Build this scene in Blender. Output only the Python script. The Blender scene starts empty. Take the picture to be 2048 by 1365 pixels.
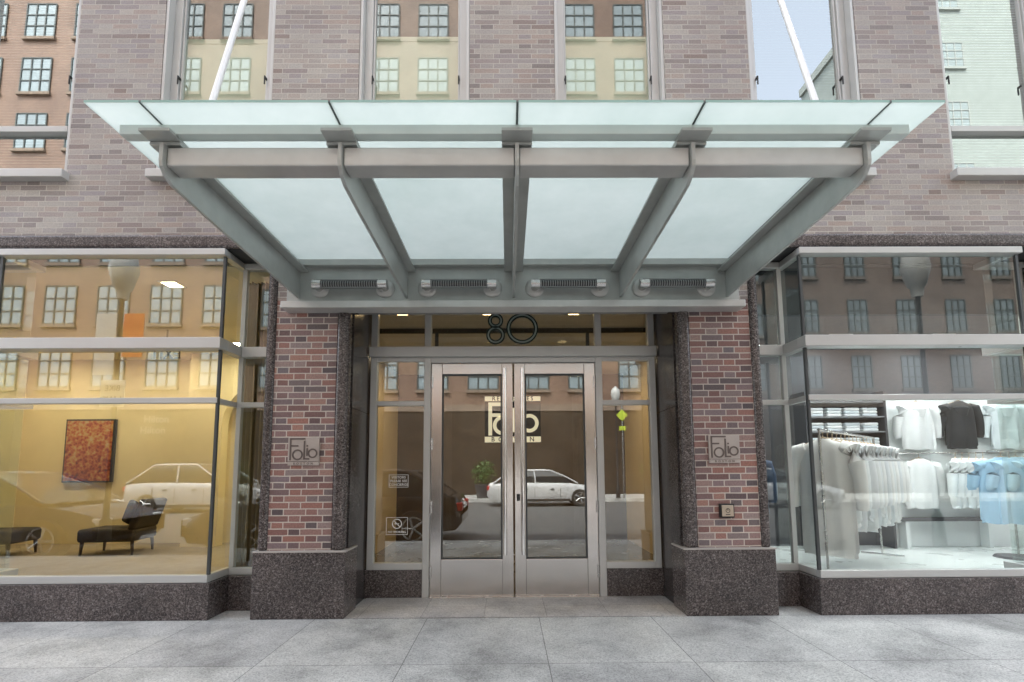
import bpy, bmesh, math, random
from mathutils import Matrix, Vector
R=math.radians
random.seed(7)
S=bpy.context.scene; COL=S.collection
# ------------------------------------------------------------------ camera
F=1000.0; H=1.273; D0=4.54
cam=bpy.data.objects.new('camera',bpy.data.cameras.new('camera')); COL.objects.link(cam)
cam.data.sensor_width=36; cam.data.lens=36*F/2048; cam.data.shift_y=157/2048; cam.data.clip_end=600; cam.data.clip_start=.02
CM=Matrix.Translation((-.058,-D0,H))@Matrix.Rotation(R(-.46),4,'Z')@Matrix.Rotation(R(95.8),4,'X')@Matrix.Rotation(R(-.34),4,'Z')
cam.matrix_world=CM; S.camera=cam
# ------------------------------------------------------------------ helpers
ORG={}
def props(o,label=None,cat=None,group=None,kind=None):
    if label:o['label']=label
    if cat:o['category']=cat
    if group:o['group']=group
    if kind:o['kind']=kind
    return o
def thing(name,label,cat,loc=(0,0,0),group=None,rz=0):
    o=bpy.data.objects.new(name,None); COL.objects.link(o); o.location=loc; o.rotation_euler=(0,0,rz)
    o.empty_display_size=.1
    props(o,label,cat,group); ORG[o]=Vector(loc); return o
class MB:
    def __init__(s): s.v=[]; s.f=[]; s.m=[]
    def add(s,vs,fs,m=0):
        k=len(s.v); s.v+=[tuple(p) for p in vs]; s.f+=[[i+k for i in f] for f in fs]; s.m+=[m]*len(fs); return s
    def box(s,x0,x1,y0,y1,z0,z1,m=0):
        x0,x1=sorted((x0,x1)); y0,y1=sorted((y0,y1)); z0,z1=sorted((z0,z1))
        return s.add([(x0,y0,z0),(x1,y0,z0),(x1,y1,z0),(x0,y1,z0),(x0,y0,z1),(x1,y0,z1),(x1,y1,z1),(x0,y1,z1)],
            [(3,2,1,0),(4,5,6,7),(0,1,5,4),(1,2,6,5),(2,3,7,6),(3,0,4,7)],m)
    def quad(s,a,b,c,d,m=0): return s.add([a,b,c,d],[(0,1,2,3)],m)
    def prism(s,pts,axis,a,b,m=0):
        n=len(pts)
        def P(p,t): return {'x':(t,p[0],p[1]),'y':(p[0],t,p[1]),'z':(p[0],p[1],t)}[axis]
        vs=[P(p,a) for p in pts]+[P(p,b) for p in pts]
        fs=[list(range(n))[::-1],list(range(n,2*n))]+[(i,(i+1)%n,n+(i+1)%n,n+i) for i in range(n)]
        return s.add(vs,fs,m)
    def loft(s,rings,m=0,caps=True):
        n=len(rings[0]); vs=[p for r in rings for p in r]; fs=[]
        for k in range(len(rings)-1):
            for i in range(n): fs.append((k*n+i,k*n+(i+1)%n,(k+1)*n+(i+1)%n,(k+1)*n+i))
        if caps: fs+= [list(range(n))[::-1],list(range((len(rings)-1)*n,len(rings)*n))]
        return s.add(vs,fs,m)
    def tube(s,pts,r,n=12,m=0):
        pts=[Vector(p) for p in pts]; rs=r if isinstance(r,(list,tuple)) else [r]*len(pts); rings=[]
        for i,p in enumerate(pts):
            t=(pts[min(i+1,len(pts)-1)]-pts[max(i-1,0)]).normalized()
            a=t.cross(Vector((0,0,1)) if abs(t.z)<.9 else Vector((1,0,0))).normalized(); b=t.cross(a)
            rings.append([p+a*rs[i]*math.cos(2*math.pi*k/n)+b*rs[i]*math.sin(2*math.pi*k/n) for k in range(n)])
        return s.loft(rings,m)
    def ring(s,cx,cz,ro,w,y0,y1,n=36,sx=1,m=0):
        vs=[];fs=[]
        for k in range(n):
            a=2*math.pi*k/n; c,d=math.cos(a)*sx,math.sin(a)
            vs+=[(cx+ro*c,y0,cz+ro*d),(cx+(ro-w)*c,y0,cz+(ro-w)*d),(cx+(ro-w)*c,y1,cz+(ro-w)*d),(cx+ro*c,y1,cz+ro*d)]
        for k in range(n):
            a=4*k;b=4*((k+1)%n)
            for j in range(4): fs.append((a+j,b+j,b+(j+1)%4,a+(j+1)%4))
        return s.add(vs,fs,m)
    def build(s,name,mat,parent=None,bevel=0,smooth=False,seg=2):
        off=ORG.get(parent,Vector((0,0,0)))
        me=bpy.data.meshes.new(name); me.from_pydata([tuple(Vector(p)-off) for p in s.v],[],s.f)
        for mm in (mat if isinstance(mat,(list,tuple)) else [mat]): me.materials.append(mm)
        me.polygons.foreach_set('material_index',s.m)
        bm=bmesh.new(); bm.from_mesh(me); bmesh.ops.recalc_face_normals(bm,faces=bm.faces); bm.to_mesh(me); bm.free()
        if smooth:
            me.polygons.foreach_set('use_smooth',[True]*len(me.polygons)); me.set_sharp_from_angle(angle=R(40))
        o=bpy.data.objects.new(name,me); COL.objects.link(o)
        if parent: o.parent=parent
        ORG[o]=off
        if bevel:
            b=o.modifiers.new('bevel','BEVEL'); b.width=bevel; b.segments=seg; b.limit_method='ANGLE'; b.angle_limit=R(35)
        return o
def textmb(body,size,x,z,y0,y1,align='CENTER',mirror=False,rot=0,bold=0,space=1):
    cu=bpy.data.curves.new('t','FONT'); cu.body=body; cu.size=size; cu.align_x=align; cu.align_y='CENTER'; cu.extrude=abs(y1-y0)/2
    cu.offset=bold; cu.space_character=space; cu.resolution_u=3
    o=bpy.data.objects.new('t',cu); COL.objects.link(o)
    dg=bpy.context.evaluated_depsgraph_get(); me=bpy.data.meshes.new_from_object(o.evaluated_get(dg))
    mb=MB(); ym=(y0+y1)/2; sg=-1 if mirror else 1
    mb.add([(x+sg*p.co.x,ym-p.co.z,z+p.co.y) for p in me.vertices],[list(q.vertices) for q in me.polygons])
    bpy.data.objects.remove(o); bpy.data.curves.remove(cu); bpy.data.meshes.remove(me); return mb
# ------------------------------------------------------------------ materials
def newmat(name):
    m=bpy.data.materials.new(name); m.use_nodes=True; nt=m.node_tree; nt.nodes.clear()
    return m,nt,nt.nodes.new('ShaderNodeOutputMaterial')
def nd(nt,t,ins=None,**pr):
    n=nt.nodes.new(t)
    for k,v in pr.items(): setattr(n,k,v)
    for k,v in (ins or {}).items():
        if isinstance(v,bpy.types.NodeSocket): nt.links.new(v,n.inputs[k])
        else: n.inputs[k].default_value=v
    return n
def mt(nt,op,a,b=0.0): return nd(nt,'ShaderNodeMath',{0:a,1:b},operation=op).outputs[0]
def c4(c): return (c[0],c[1],c[2],1)
def ramp(nt,fac,stops,interp='LINEAR'):
    n=nd(nt,'ShaderNodeValToRGB',{'Fac':fac}); cr=n.color_ramp; cr.interpolation=interp
    while len(cr.elements)<len(stops): cr.elements.new(.5)
    for e,(p,c) in zip(cr.elements,stops): e.position=p; e.color=c4(c)
    return n.outputs[0]
def mixc(nt,f,a,b,mode='MIX'):
    n=nd(nt,'ShaderNodeMix',data_type='RGBA',blend_type=mode)
    for i,v in ((0,f),(6,a),(7,b)):
        if isinstance(v,bpy.types.NodeSocket): nt.links.new(v,n.inputs[i])
        else: n.inputs[i].default_value=v if i==0 else c4(v)
    return n.outputs[2]
def bump(nt,h,st,dist=.01): return nd(nt,'ShaderNodeBump',{'Height':h,'Strength':st,'Distance':dist}).outputs[0]
def pm(name,col,rough=.5,metal=0,var=.12,scale=6,bst=0,bscale=150,stretch=(1,1,1),coat=0,rvar=.1,emit=0,ecol=None,spec=.5):
    m,nt,out=newmat(name)
    tc=nd(nt,'ShaderNodeTexCoord'); mp=nd(nt,'ShaderNodeMapping',{'Vector':tc.outputs['Object'],'Scale':stretch}).outputs[0]
    nz=nd(nt,'ShaderNodeTexNoise',{'Vector':mp,'Scale':scale,'Detail':3.0,'Roughness':.6}).outputs[0]
    c=mixc(nt,nz,[x*(1-var*1.5) for x in col],[min(1,x*(1+var*1.5)) for x in col])
    rr=mt(nt,'ADD',mt(nt,'MULTIPLY',nz,rvar*2),rough-rvar)
    b=nd(nt,'ShaderNodeBsdfPrincipled',{'Base Color':c,'Roughness':rr,'Metallic':metal,'Coat Weight':coat,'Specular IOR Level':spec})
    if emit: b.inputs['Emission Color'].default_value=c4(ecol or col); b.inputs['Emission Strength'].default_value=emit
    if bst:
        n2=nd(nt,'ShaderNodeTexNoise',{'Vector':mp,'Scale':bscale,'Detail':2.0}).outputs[0]
        nt.links.new(bump(nt,n2,bst,.004),b.inputs['Normal'])
    nt.links.new(b.outputs[0],out.inputs[0]); return m
def glass(name,r0,tint,wav=.0,graze=.8):
    m,nt,out=newmat(name)
    lw=nd(nt,'ShaderNodeLayerWeight',{'Blend':.5}).outputs['Facing']
    fac=mt(nt,'ADD',mt(nt,'MULTIPLY',mt(nt,'POWER',lw,4.0),graze),r0)
    t=nd(nt,'ShaderNodeBsdfTransparent',{'Color':c4(tint)}); g=nd(nt,'ShaderNodeBsdfGlossy',{'Color':(.95,1,.98,1),'Roughness':.0})
    if wav:
        geo=nd(nt,'ShaderNodeNewGeometry').outputs['Position']
        n=nd(nt,'ShaderNodeTexNoise',{'Vector':geo,'Scale':1.3,'Detail':1.0}).outputs[0]
        nt.links.new(bump(nt,n,wav,.01),g.inputs['Normal'])
    mx=nd(nt,'ShaderNodeMixShader',{0:fac,1:t.outputs[0],2:g.outputs[0]}); nt.links.new(mx.outputs[0],out.inputs[0]); return m
def brick(name,stops,mortar,bw=.2032,rh=.0677,rough=.45,mw=.010,flem=True,shift=0.0):
    m,nt,out=newmat(name)
    geo=nd(nt,'ShaderNodeNewGeometry').outputs['Position']; sp=nd(nt,'ShaderNodeSeparateXYZ',{0:geo})
    wob=nd(nt,'ShaderNodeTexNoise',{'Vector':geo,'Scale':9.0,'Detail':1.0}).outputs[0]
    u=mt(nt,'ADD',mt(nt,'ADD',sp.outputs[0],sp.outputs[1]),mt(nt,'MULTIPLY',mt(nt,'SUBTRACT',wob,.5),.008))
    v=mt(nt,'ADD',mt(nt,'DIVIDE',mt(nt,'ADD',sp.outputs[2],mt(nt,'MULTIPLY',mt(nt,'SUBTRACT',wob,.5),.005)),rh),20)
    row=mt(nt,'FLOOR',v); fv=mt(nt,'FRACT',v); odd=mt(nt,'MODULO',row,2.0)
    P=bw*1.5 if flem else bw
    uu=mt(nt,'ADD',mt(nt,'ADD',mt(nt,'DIVIDE',u,P),mt(nt,'MULTIPLY',odd,.5)),100.0+shift)
    col=mt(nt,'FLOOR',uu); fu=mt(nt,'FRACT',uu)
    mo=mt(nt,'MAXIMUM',mt(nt,'LESS_THAN',fu,mw/P),mt(nt,'LESS_THAN',fv,mw*1.05/rh))
    if flem:
        mo=mt(nt,'MAXIMUM',mo,mt(nt,'LESS_THAN',mt(nt,'ABSOLUTE',mt(nt,'SUBTRACT',fu,.667)),mw/2/P))
        col=mt(nt,'ADD',mt(nt,'MULTIPLY',col,2.0),mt(nt,'GREATER_THAN',fu,.667))
    idv=nd(nt,'ShaderNodeCombineXYZ',{0:col,1:row}).outputs[0]
    wn=nd(nt,'ShaderNodeTexWhiteNoise',{'Vector':idv},noise_dimensions='2D').outputs[0]
    bc=ramp(nt,wn,stops)
    fine=nd(nt,'ShaderNodeTexNoise',{'Vector':geo,'Scale':70.0,'Detail':3.0,'Roughness':.7}).outputs[0]
    big=nd(nt,'ShaderNodeTexNoise',{'Vector':geo,'Scale':.8,'Detail':2.0}).outputs[0]
    bc=mixc(nt,.55,bc,ramp(nt,fine,[(.25,(.45,.45,.45)),(.75,(1.55,1.55,1.55))]),'MULTIPLY')
    mc=mixc(nt,fine,[x*.75 for x in mortar],[min(1,x*1.2) for x in mortar])
    c=mixc(nt,mo,bc,mc); c=mixc(nt,1.0,c,ramp(nt,big,[(.3,(.82,.79,.79)),(.7,(1.12,1.13,1.12))]),'MULTIPLY')
    rg=mt(nt,'ADD',mt(nt,'MULTIPLY',mo,.4),rough)
    hgt=mt(nt,'ADD',mt(nt,'MULTIPLY',mt(nt,'SUBTRACT',1.0,mo),1.0),mt(nt,'MULTIPLY',fine,.35))
    b=nd(nt,'ShaderNodeBsdfPrincipled',{'Base Color':c,'Roughness':rg,'Normal':bump(nt,hgt,.8,.008)})
    nt.links.new(b.outputs[0],out.inputs[0]); return m
def granite(name,stops,rough=.3,joint=None):
    m,nt,out=newmat(name)
    geo=nd(nt,'ShaderNodeNewGeometry').outputs['Position']
    v1=nd(nt,'ShaderNodeTexVoronoi',{'Vector':geo,'Scale':125.0,'Randomness':1.0})
    sx=nd(nt,'ShaderNodeSeparateXYZ',{0:v1.outputs['Color']}).outputs[0]
    n=nd(nt,'ShaderNodeTexNoise',{'Vector':geo,'Scale':55.0,'Detail':3.0,'Roughness':.7}).outputs[0]
    f=mt(nt,'ADD',mt(nt,'MULTIPLY',sx,.45),mt(nt,'MULTIPLY',n,.57))
    c=ramp(nt,f,stops)
    big=nd(nt,'ShaderNodeTexNoise',{'Vector':geo,'Scale':2.5,'Detail':2.0}).outputs[0]
    c=mixc(nt,1.0,c,ramp(nt,big,[(.3,(.75,.75,.75)),(.7,(1.18,1.18,1.18))]),'MULTIPLY')
    if joint:
        sp=nd(nt,'ShaderNodeSeparateXYZ',{0:geo}); uu=mt(nt,'FRACT',mt(nt,'ADD',mt(nt,'DIVIDE',mt(nt,'ADD',sp.outputs[0],sp.outputs[1]),joint),50.17))
        c=mixc(nt,mt(nt,'MULTIPLY',mt(nt,'LESS_THAN',uu,.006/joint),.75),c,(.012,.012,.012))
    b=nd(nt,'ShaderNodeBsdfPrincipled',{'Base Color':c,'Roughness':mt(nt,'ADD',mt(nt,'MULTIPLY',n,.2),rough-.1)})
    nt.links.new(b.outputs[0],out.inputs[0]); return m
def paving(name,sx,sy,ox,oy,base,dark,rough=.75,jd=.7):
    m,nt,out=newmat(name)
    geo=nd(nt,'ShaderNodeNewGeometry').outputs['Position']; sp=nd(nt,'ShaderNodeSeparateXYZ',{0:geo})
    u=mt(nt,'ADD',mt(nt,'DIVIDE',mt(nt,'SUBTRACT',sp.outputs[0],ox),sx),200.0); v=mt(nt,'ADD',mt(nt,'DIVIDE',mt(nt,'SUBTRACT',sp.outputs[1],oy),sy),200.0)
    jm=mt(nt,'MAXIMUM',mt(nt,'LESS_THAN',mt(nt,'FRACT',u),.006/sx),mt(nt,'LESS_THAN',mt(nt,'FRACT',v),.006/sy))
    wn=nd(nt,'ShaderNodeTexWhiteNoise',{'Vector':nd(nt,'ShaderNodeCombineXYZ',{0:mt(nt,'FLOOR',u),1:mt(nt,'FLOOR',v)}).outputs[0]},noise_dimensions='2D').outputs[0]
    v1=nd(nt,'ShaderNodeTexVoronoi',{'Vector':geo,'Scale':125.0}); ss=nd(nt,'ShaderNodeSeparateXYZ',{0:v1.outputs['Color']}).outputs[0]
    n=nd(nt,'ShaderNodeTexNoise',{'Vector':geo,'Scale':80.0,'Detail':3.0,'Roughness':.75}).outputs[0]
    f=mt(nt,'ADD',mt(nt,'MULTIPLY',ss,.5),mt(nt,'MULTIPLY',n,.5))
    c=ramp(nt,f,[(.2,dark),(.45,base),(.8,[min(1,x*1.28) for x in base])])
    st=nd(nt,'ShaderNodeTexNoise',{'Vector':geo,'Scale':1.2,'Detail':8.0,'Roughness':.66}).outputs[0]
    c=mixc(nt,1.0,c,ramp(nt,st,[(.32,(.52,.52,.52)),(.5,(1,1,1)),(.68,(1.3,1.3,1.29))]),'MULTIPLY')
    c=mixc(nt,1.0,c,ramp(nt,wn,[(0,(.90,.90,.91)),(1,(1.07,1.07,1.05))]),'MULTIPLY')
    gm=nd(nt,'ShaderNodeTexVoronoi',{'Vector':geo,'Scale':2.6}); gd=mt(nt,'LESS_THAN',gm.outputs['Distance'],.035)
    c=mixc(nt,mt(nt,'MULTIPLY',gd,.4),c,(.05,.05,.05))
    c=mixc(nt,mt(nt,'MULTIPLY',jm,jd),c,(.05,.05,.045))
    b=nd(nt,'ShaderNodeBsdfPrincipled',{'Base Color':c,'Roughness':rough,'Normal':bump(nt,mt(nt,'SUBTRACT',n,jm),.35,.004)})
    nt.links.new(b.outputs[0],out.inputs[0]); return m

BR_UP=brick('upper_brick',[(0,(.205,.175,.165)),(.16,(.295,.25,.225)),(.34,(.37,.34,.305)),(.5,(.285,.25,.245)),(.64,(.345,.275,.235)),(.8,(.39,.36,.325)),(.9,(.30,.27,.27)),(1,(.225,.168,.142))],(.53,.50,.45),.25,.0525,mw=.0074,rough=.38)  # paler than the pier brick, sky sheen partly painted into the tone
BR_PI=brick('pier_brick',[(0,(.08,.063,.068)),(.18,(.22,.108,.092)),(.34,(.15,.122,.13)),(.5,(.30,.14,.108)),(.64,(.205,.155,.162)),(.78,(.34,.175,.132)),(.9,(.27,.205,.192)),(1,(.08,.063,.068))],(.56,.50,.44),.2032,.0585,mw=.0092,shift=.3)
BR_OR=brick('orange_brick',[(0,(.20,.12,.082)),(.5,(.265,.163,.11)),(1,(.23,.135,.092))],(.26,.2,.16),flem=False)
BR_DK=brick('brown_brick',[(0,(.13,.09,.07)),(.5,(.175,.122,.095)),(1,(.14,.095,.07))],(.2,.17,.15),flem=False)
GR=granite('dark_granite',[(.22,(.014,.012,.012)),(.42,(.052,.042,.039)),(.62,(.112,.092,.086)),(.82,(.235,.212,.203))],.25)
GRJ=granite('dark_granite_slabs',[(.22,(.016,.014,.014)),(.42,(.058,.047,.044)),(.62,(.122,.10,.095)),(.82,(.245,.222,.213))],.25,joint=.92)
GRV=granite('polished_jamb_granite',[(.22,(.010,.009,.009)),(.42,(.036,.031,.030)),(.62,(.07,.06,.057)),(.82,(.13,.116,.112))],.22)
PAV=paving('pavement_stone',.97,1.04,-1.74,-1.09,(.43,.43,.412),(.265,.266,.257))
APR=paving('apron_stone',.55,.36,-.28,-.05,(.43,.41,.39),(.28,.265,.255),.6,.45)
ASPH=pm('asphalt',(.11,.11,.11),.85,0,.2,30,.4,120)
ALU=pm('aluminium_frame',(.52,.52,.50),.32,.3,.05,3)
ALUD=pm('dark_corner_seal',(.05,.055,.055),.4,0,.1)
STL=pm('brushed_door_steel',(.63,.60,.57),.2,.97,.012,3,rvar=.03)
CANS=pm('canopy_painted_steel',(.42,.435,.415),.36,.3,.18,5,.06,60)
CANL=pm('canopy_light_steel',(.52,.52,.50),.32,.35,.15,4)
CANR=pm('canopy_pale_rail',(.58,.635,.605),.35,.05,.08,4)
CAND=pm('canopy_dark_edge',(.10,.12,.115),.5,.2,.15)
RODM=pm('tie_rod_paint',(.74,.74,.72),.35,.05,.05)
CHRM=pm('satin_nickel',(.62,.61,.59),.25,.9,.05)
HNDL=pm('polished_handle_steel',(.86,.84,.80),.14,.95,.02,rvar=.04)
BRNZ=pm('plaque_bronze',(.41,.36,.325),.42,.3,.10,12)
BRNZL=pm('plaque_relief',(.12,.094,.084),.5,.3,.1)
BLK=pm('black_metal',(.02,.02,.02),.4,.2,.1)
RUB=pm('tyre_rubber',(.025,.025,.025),.8)
GL_UP=glass('shaded_window_glass',.22,(.92,.95,.90),.02)
GL_US=glass('upper_window_glass',.40,(.90,.94,.90),.02)
GL_SH=glass('shop_glass',.13,(.9,.95,.93),.012)
GL_LO=glass('lounge_glass',.19,(.92,.94,.88),.012)
GL_EN=glass('entrance_glass',.21,(.88,.88,.82),.01)
GL_IN=glass('inner_glass',.03,(.95,.97,.95),0)
GL_EX=glass('acrylic',.06,(.9,.97,.93),0)
# frosted canopy glass
def frosted():
    m,nt,out=newmat('frosted_canopy_glass')
    geo=nd(nt,'ShaderNodeNewGeometry').outputs['Position']
    n=nd(nt,'ShaderNodeTexNoise',{'Vector':geo,'Scale':1.1,'Detail':5.0,'Roughness':.65}).outputs[0]
    c=ramp(nt,n,[(.25,(.48,.575,.53)),(.75,(.65,.725,.68))])
    t=nd(nt,'ShaderNodeBsdfTranslucent',{'Color':c}); d=nd(nt,'ShaderNodeBsdfDiffuse',{'Color':c})
    a=nd(nt,'ShaderNodeMixShader',{0:.35,1:t.outputs[0],2:d.outputs[0]})
    g=nd(nt,'ShaderNodeBsdfGlossy',{'Roughness':.12}); b=nd(nt,'ShaderNodeMixShader',{0:.06,1:a.outputs[0],2:g.outputs[0]})
    nt.links.new(b.outputs[0],out.inputs[0]); return m
FROST=frosted()
EDGE=pm('green_glass_edge',(.30,.48,.43),.2,0,.1)
# ------------------------------------------------------------------ world + sun
w=bpy.data.worlds.new('World'); S.world=w; w.use_nodes=True; nt=w.node_tree
bg=nt.nodes['Background']; sky=nt.nodes.new('ShaderNodeTexSky'); sky.sky_type='NISHITA'; sky.sun_disc=False
SEL,SAZ=R(58),R(-22)
sky.sun_elevation=SEL; sky.sun_rotation=SAZ; sky.air_density=1.0; sky.dust_density=4.0; sky.ozone_density=1.0
hs=nt.nodes.new('ShaderNodeHueSaturation'); hs.inputs['Saturation'].default_value=.43; hs.inputs['Value'].default_value=5.9
nt.links.new(sky.outputs[0],hs.inputs['Color']); nt.links.new(hs.outputs[0],bg.inputs[0]); bg.inputs[1].default_value=.15
sl=bpy.data.lights.new('sun','SUN'); sl.energy=5; sl.angle=R(.5); sl.color=(1,.94,.85)
so=bpy.data.objects.new('sun',sl); COL.objects.link(so); so.location=(0,0,30)
so.rotation_euler=Vector((math.sin(SAZ)*math.cos(SEL),math.cos(SAZ)*math.cos(SEL),math.sin(SEL))).to_track_quat('Z','Y').to_euler()
S.view_settings.view_transform='Standard'; S.view_settings.look='None'; S.view_settings.exposure=0
# ------------------------------------------------------------------ ground
def struct(mb,name,mat,label,cat,**k): return props(mb.build(name,mat,**k),label,cat,None,'structure')
struct(MB().box(-300,300,-300,300,-.5,-.3),'ground',ASPH,'wide grey city ground reaching past the street','ground')
struct(MB().box(-70,70,-16.6,-3.5,-.3,-.14),'road',ASPH,'grey asphalt street in front of the building','road')
struct(MB().box(-70,70,-3.32,14,-.3,0),'pavement',PAV,'speckled grey granite slab pavement in front of the entrance','pavement')
struct(MB().box(-70,70,-3.5,-3.322,-.3,-.003),'kerb',pm('kerb_granite',(.35,.35,.34),.7,0,.2,20),'granite kerb along the near side of the street','kerb',bevel=.02)
struct(MB().box(-70,70,-26,-16.6,-.3,0),'opposite_pavement',PAV,'pavement on the far side of the street','pavement')
struct(MB().box(-1.488,1.488,-.05,.70,0,.006),'entrance_apron',APR,'pale pinkish stone paving set between the two entrance piers','paving')
# ------------------------------------------------------------------ BUILDING
BLD=thing('brick_building','purple brown brick building with dark granite base, corner bay shop windows and recessed steel entrance','building',(0,0,0))
WX=[-6.72,-4.80,-2.88,-.96,.96,2.88,4.80,6.72]; WH=.5425; ZS=4.12; ZT=6.9; TOP=9.2
mb=MB()
mb.box(-9,9,0,.25,3.48,ZS-.06)
xs=[-9]+[e for x in WX for e in (x-WH,x+WH)]+[9]
for i in range(0,len(xs),2): mb.box(xs[i],xs[i+1],0,.25,ZS-.06,ZT)
mb.box(-9,9,0,.25,ZT,TOP)
mb.box(-2.2,2.2,0,.25,2.86,3.48)
mb.build('upper_wall',BR_UP,BLD)
MB().box(-26,26,4.8,16,0,TOP).box(-9,9,.26,4.8,TOP-.3,TOP).box(-26,-9.002,0,4.8,0,TOP).box(9.002,26,0,4.8,0,TOP).build('shade_mass',BR_DK,BLD)  # unseen rear, side and roof masses added to block sun and sky
MB().box(-9,9,2.2,2.3,3.5,TOP-.3).build('interior_wall',pm('dark_interior',(.16,.16,.14),.9),BLD)
SHADE=pm('sage_roller_shade',(.60,.64,.53),.9,0,.04,3); SLAT=pm('grey_slat',(.26,.27,.24),.7,0,.05,3); SLATP=pm('pale_slat',(.50,.57,.58),.7,0,.05,3)
for i,x in enumerate(WX):
    f=MB(); x0,x1=x-WH,x+WH; yf=.09
    fw=.075
    f.box(x0+.002,x0+.03,.004,.2,ZS,ZT).box(x1-.03,x1-.002,.004,.2,ZS,ZT)             # jamb liners
    f.box(x0+.03,x0+.03+fw,yf,yf+.07,ZS,ZT).box(x1-.03-fw,x1-.03,yf,yf+.07,ZS,ZT)
    zr=4.60
    f.box(x0+.105,x1-.105,yf-.01,yf+.07,zr,zr+.06).box(x0+.105,x1-.105,yf,yf+.07,ZS+.002,ZS+.05)
    f.box(x0+.105,x1-.105,yf,yf+.07,ZT-.08,ZT-.002)
    # slender sash line on the inner edge
    f.box(x0+.107,x0+.125,yf+.02,yf+.06,zr+.06,ZT-.08).box(x1-.125,x1-.107,yf+.02,yf+.06,zr+.06,ZT-.08)
    fo=f.build('window',ALU,BLD,bevel=.004)
    for za,zb in ((zr+.06,ZT-.08),(ZS+.05,zr)):
        MB().quad((x0+.105,yf+.05,za),(x1-.105,yf+.05,za),(x1-.105,yf+.05,zb),(x0+.105,yf+.05,zb)).build('pane',GL_UP if i in (2,3,4) else GL_US,fo)
    MB().box(x0-.03,x1+.03,-.085,.09,ZS-.085,ZS-.004).build('sill',ALU,fo,bevel=.006)
    for sx in (x0+.115,x1-.115):
        MB().box(sx-.007,sx+.007,yf-.025,yf+.018,5.16,5.18).box(sx-.006,sx+.006,yf-.03,yf-.02,5.09,5.18).build('window_handle',BLK,fo,bevel=.002)
    bl=MB()
    if i in (2,3,4):
        zb0=5.68-(.03 if i==2 else 0)
        bl.box(x0+.06,x1-.06,.175,.179,ZS,zb0); bl.box(x0+.06,x1-.06,.17,.185,zb0-.03,zb0+.02)
        bl.build('roller_shade',SHADE,fo)
    else:
        z=ZS+.02
        while z<ZT:
            bl.add([(x0+.05,.185,z-.012),(x1-.05,.185,z-.012),(x1-.05,.215,z+.012),(x0+.05,.215,z+.012)],[(0,1,2,3)]); z+=.03
        bl.build('venetian_blind',SLATP if i>=5 else SLAT,fo)
# granite trims
CAPM=pm('mortar_joint',(.40,.37,.34),.8)
for s in (-1,1):
    MB().box(s*2.2,s*5.25,-.06,0.0,3.35,3.48).build('granite_band',GRJ,BLD,bevel=.05,seg=5)
    MB().box(s*2.2,s*2.285,-.025,.34,.57,3.35).build('granite_trim',GR,BLD,bevel=.035,seg=4)
    MB().box(s*1.52,s*1.635,-.025,.10,.57,2.86).build('granite_trim',GR,BLD,bevel=.04,seg=4)
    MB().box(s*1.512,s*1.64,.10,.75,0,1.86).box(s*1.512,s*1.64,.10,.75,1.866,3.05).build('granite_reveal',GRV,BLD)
    MB().box(s*1.636,s*2.199,0,.3,.57,2.86).build('brick_pier',BR_PI,BLD)
    MB().box(s*1.641,s*2.28,.302,.76,0,3.4).build('pier_light_block',CAPM,BLD)  # solid fill added behind the pier to stop lobby light leaking through
    MB().box(s*1.49,s*2.30,-.05,.30,0,.566).build('granite_plinth',GR,BLD,bevel=.006)
    MB().box(s*1.485,s*2.305,-.056,.29,.566,.578).build('plinth_cap',CAPM,BLD)
    MB().box(s*5.15,s*5.23,-.025,.34,.57,3.35).build('granite_trim',GR,BLD,bevel=.035,seg=4)
    MB().box(s*5.232,s*9,0,.3,.57,3.48).build('brick_pier',BR_PI,BLD)
    MB().box(s*5.14,s*9,-.05,.30,0,.566).build('granite_plinth',GR,BLD,bevel=.006)
MB().box(-1.51,1.51,.25,.75,3.05,3.2).box(-1.63,1.63,.02,.25,2.80,2.858).build('recess_soffit',pm('soffit_grey',(.25,.25,.24),.8),BLD)
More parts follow.
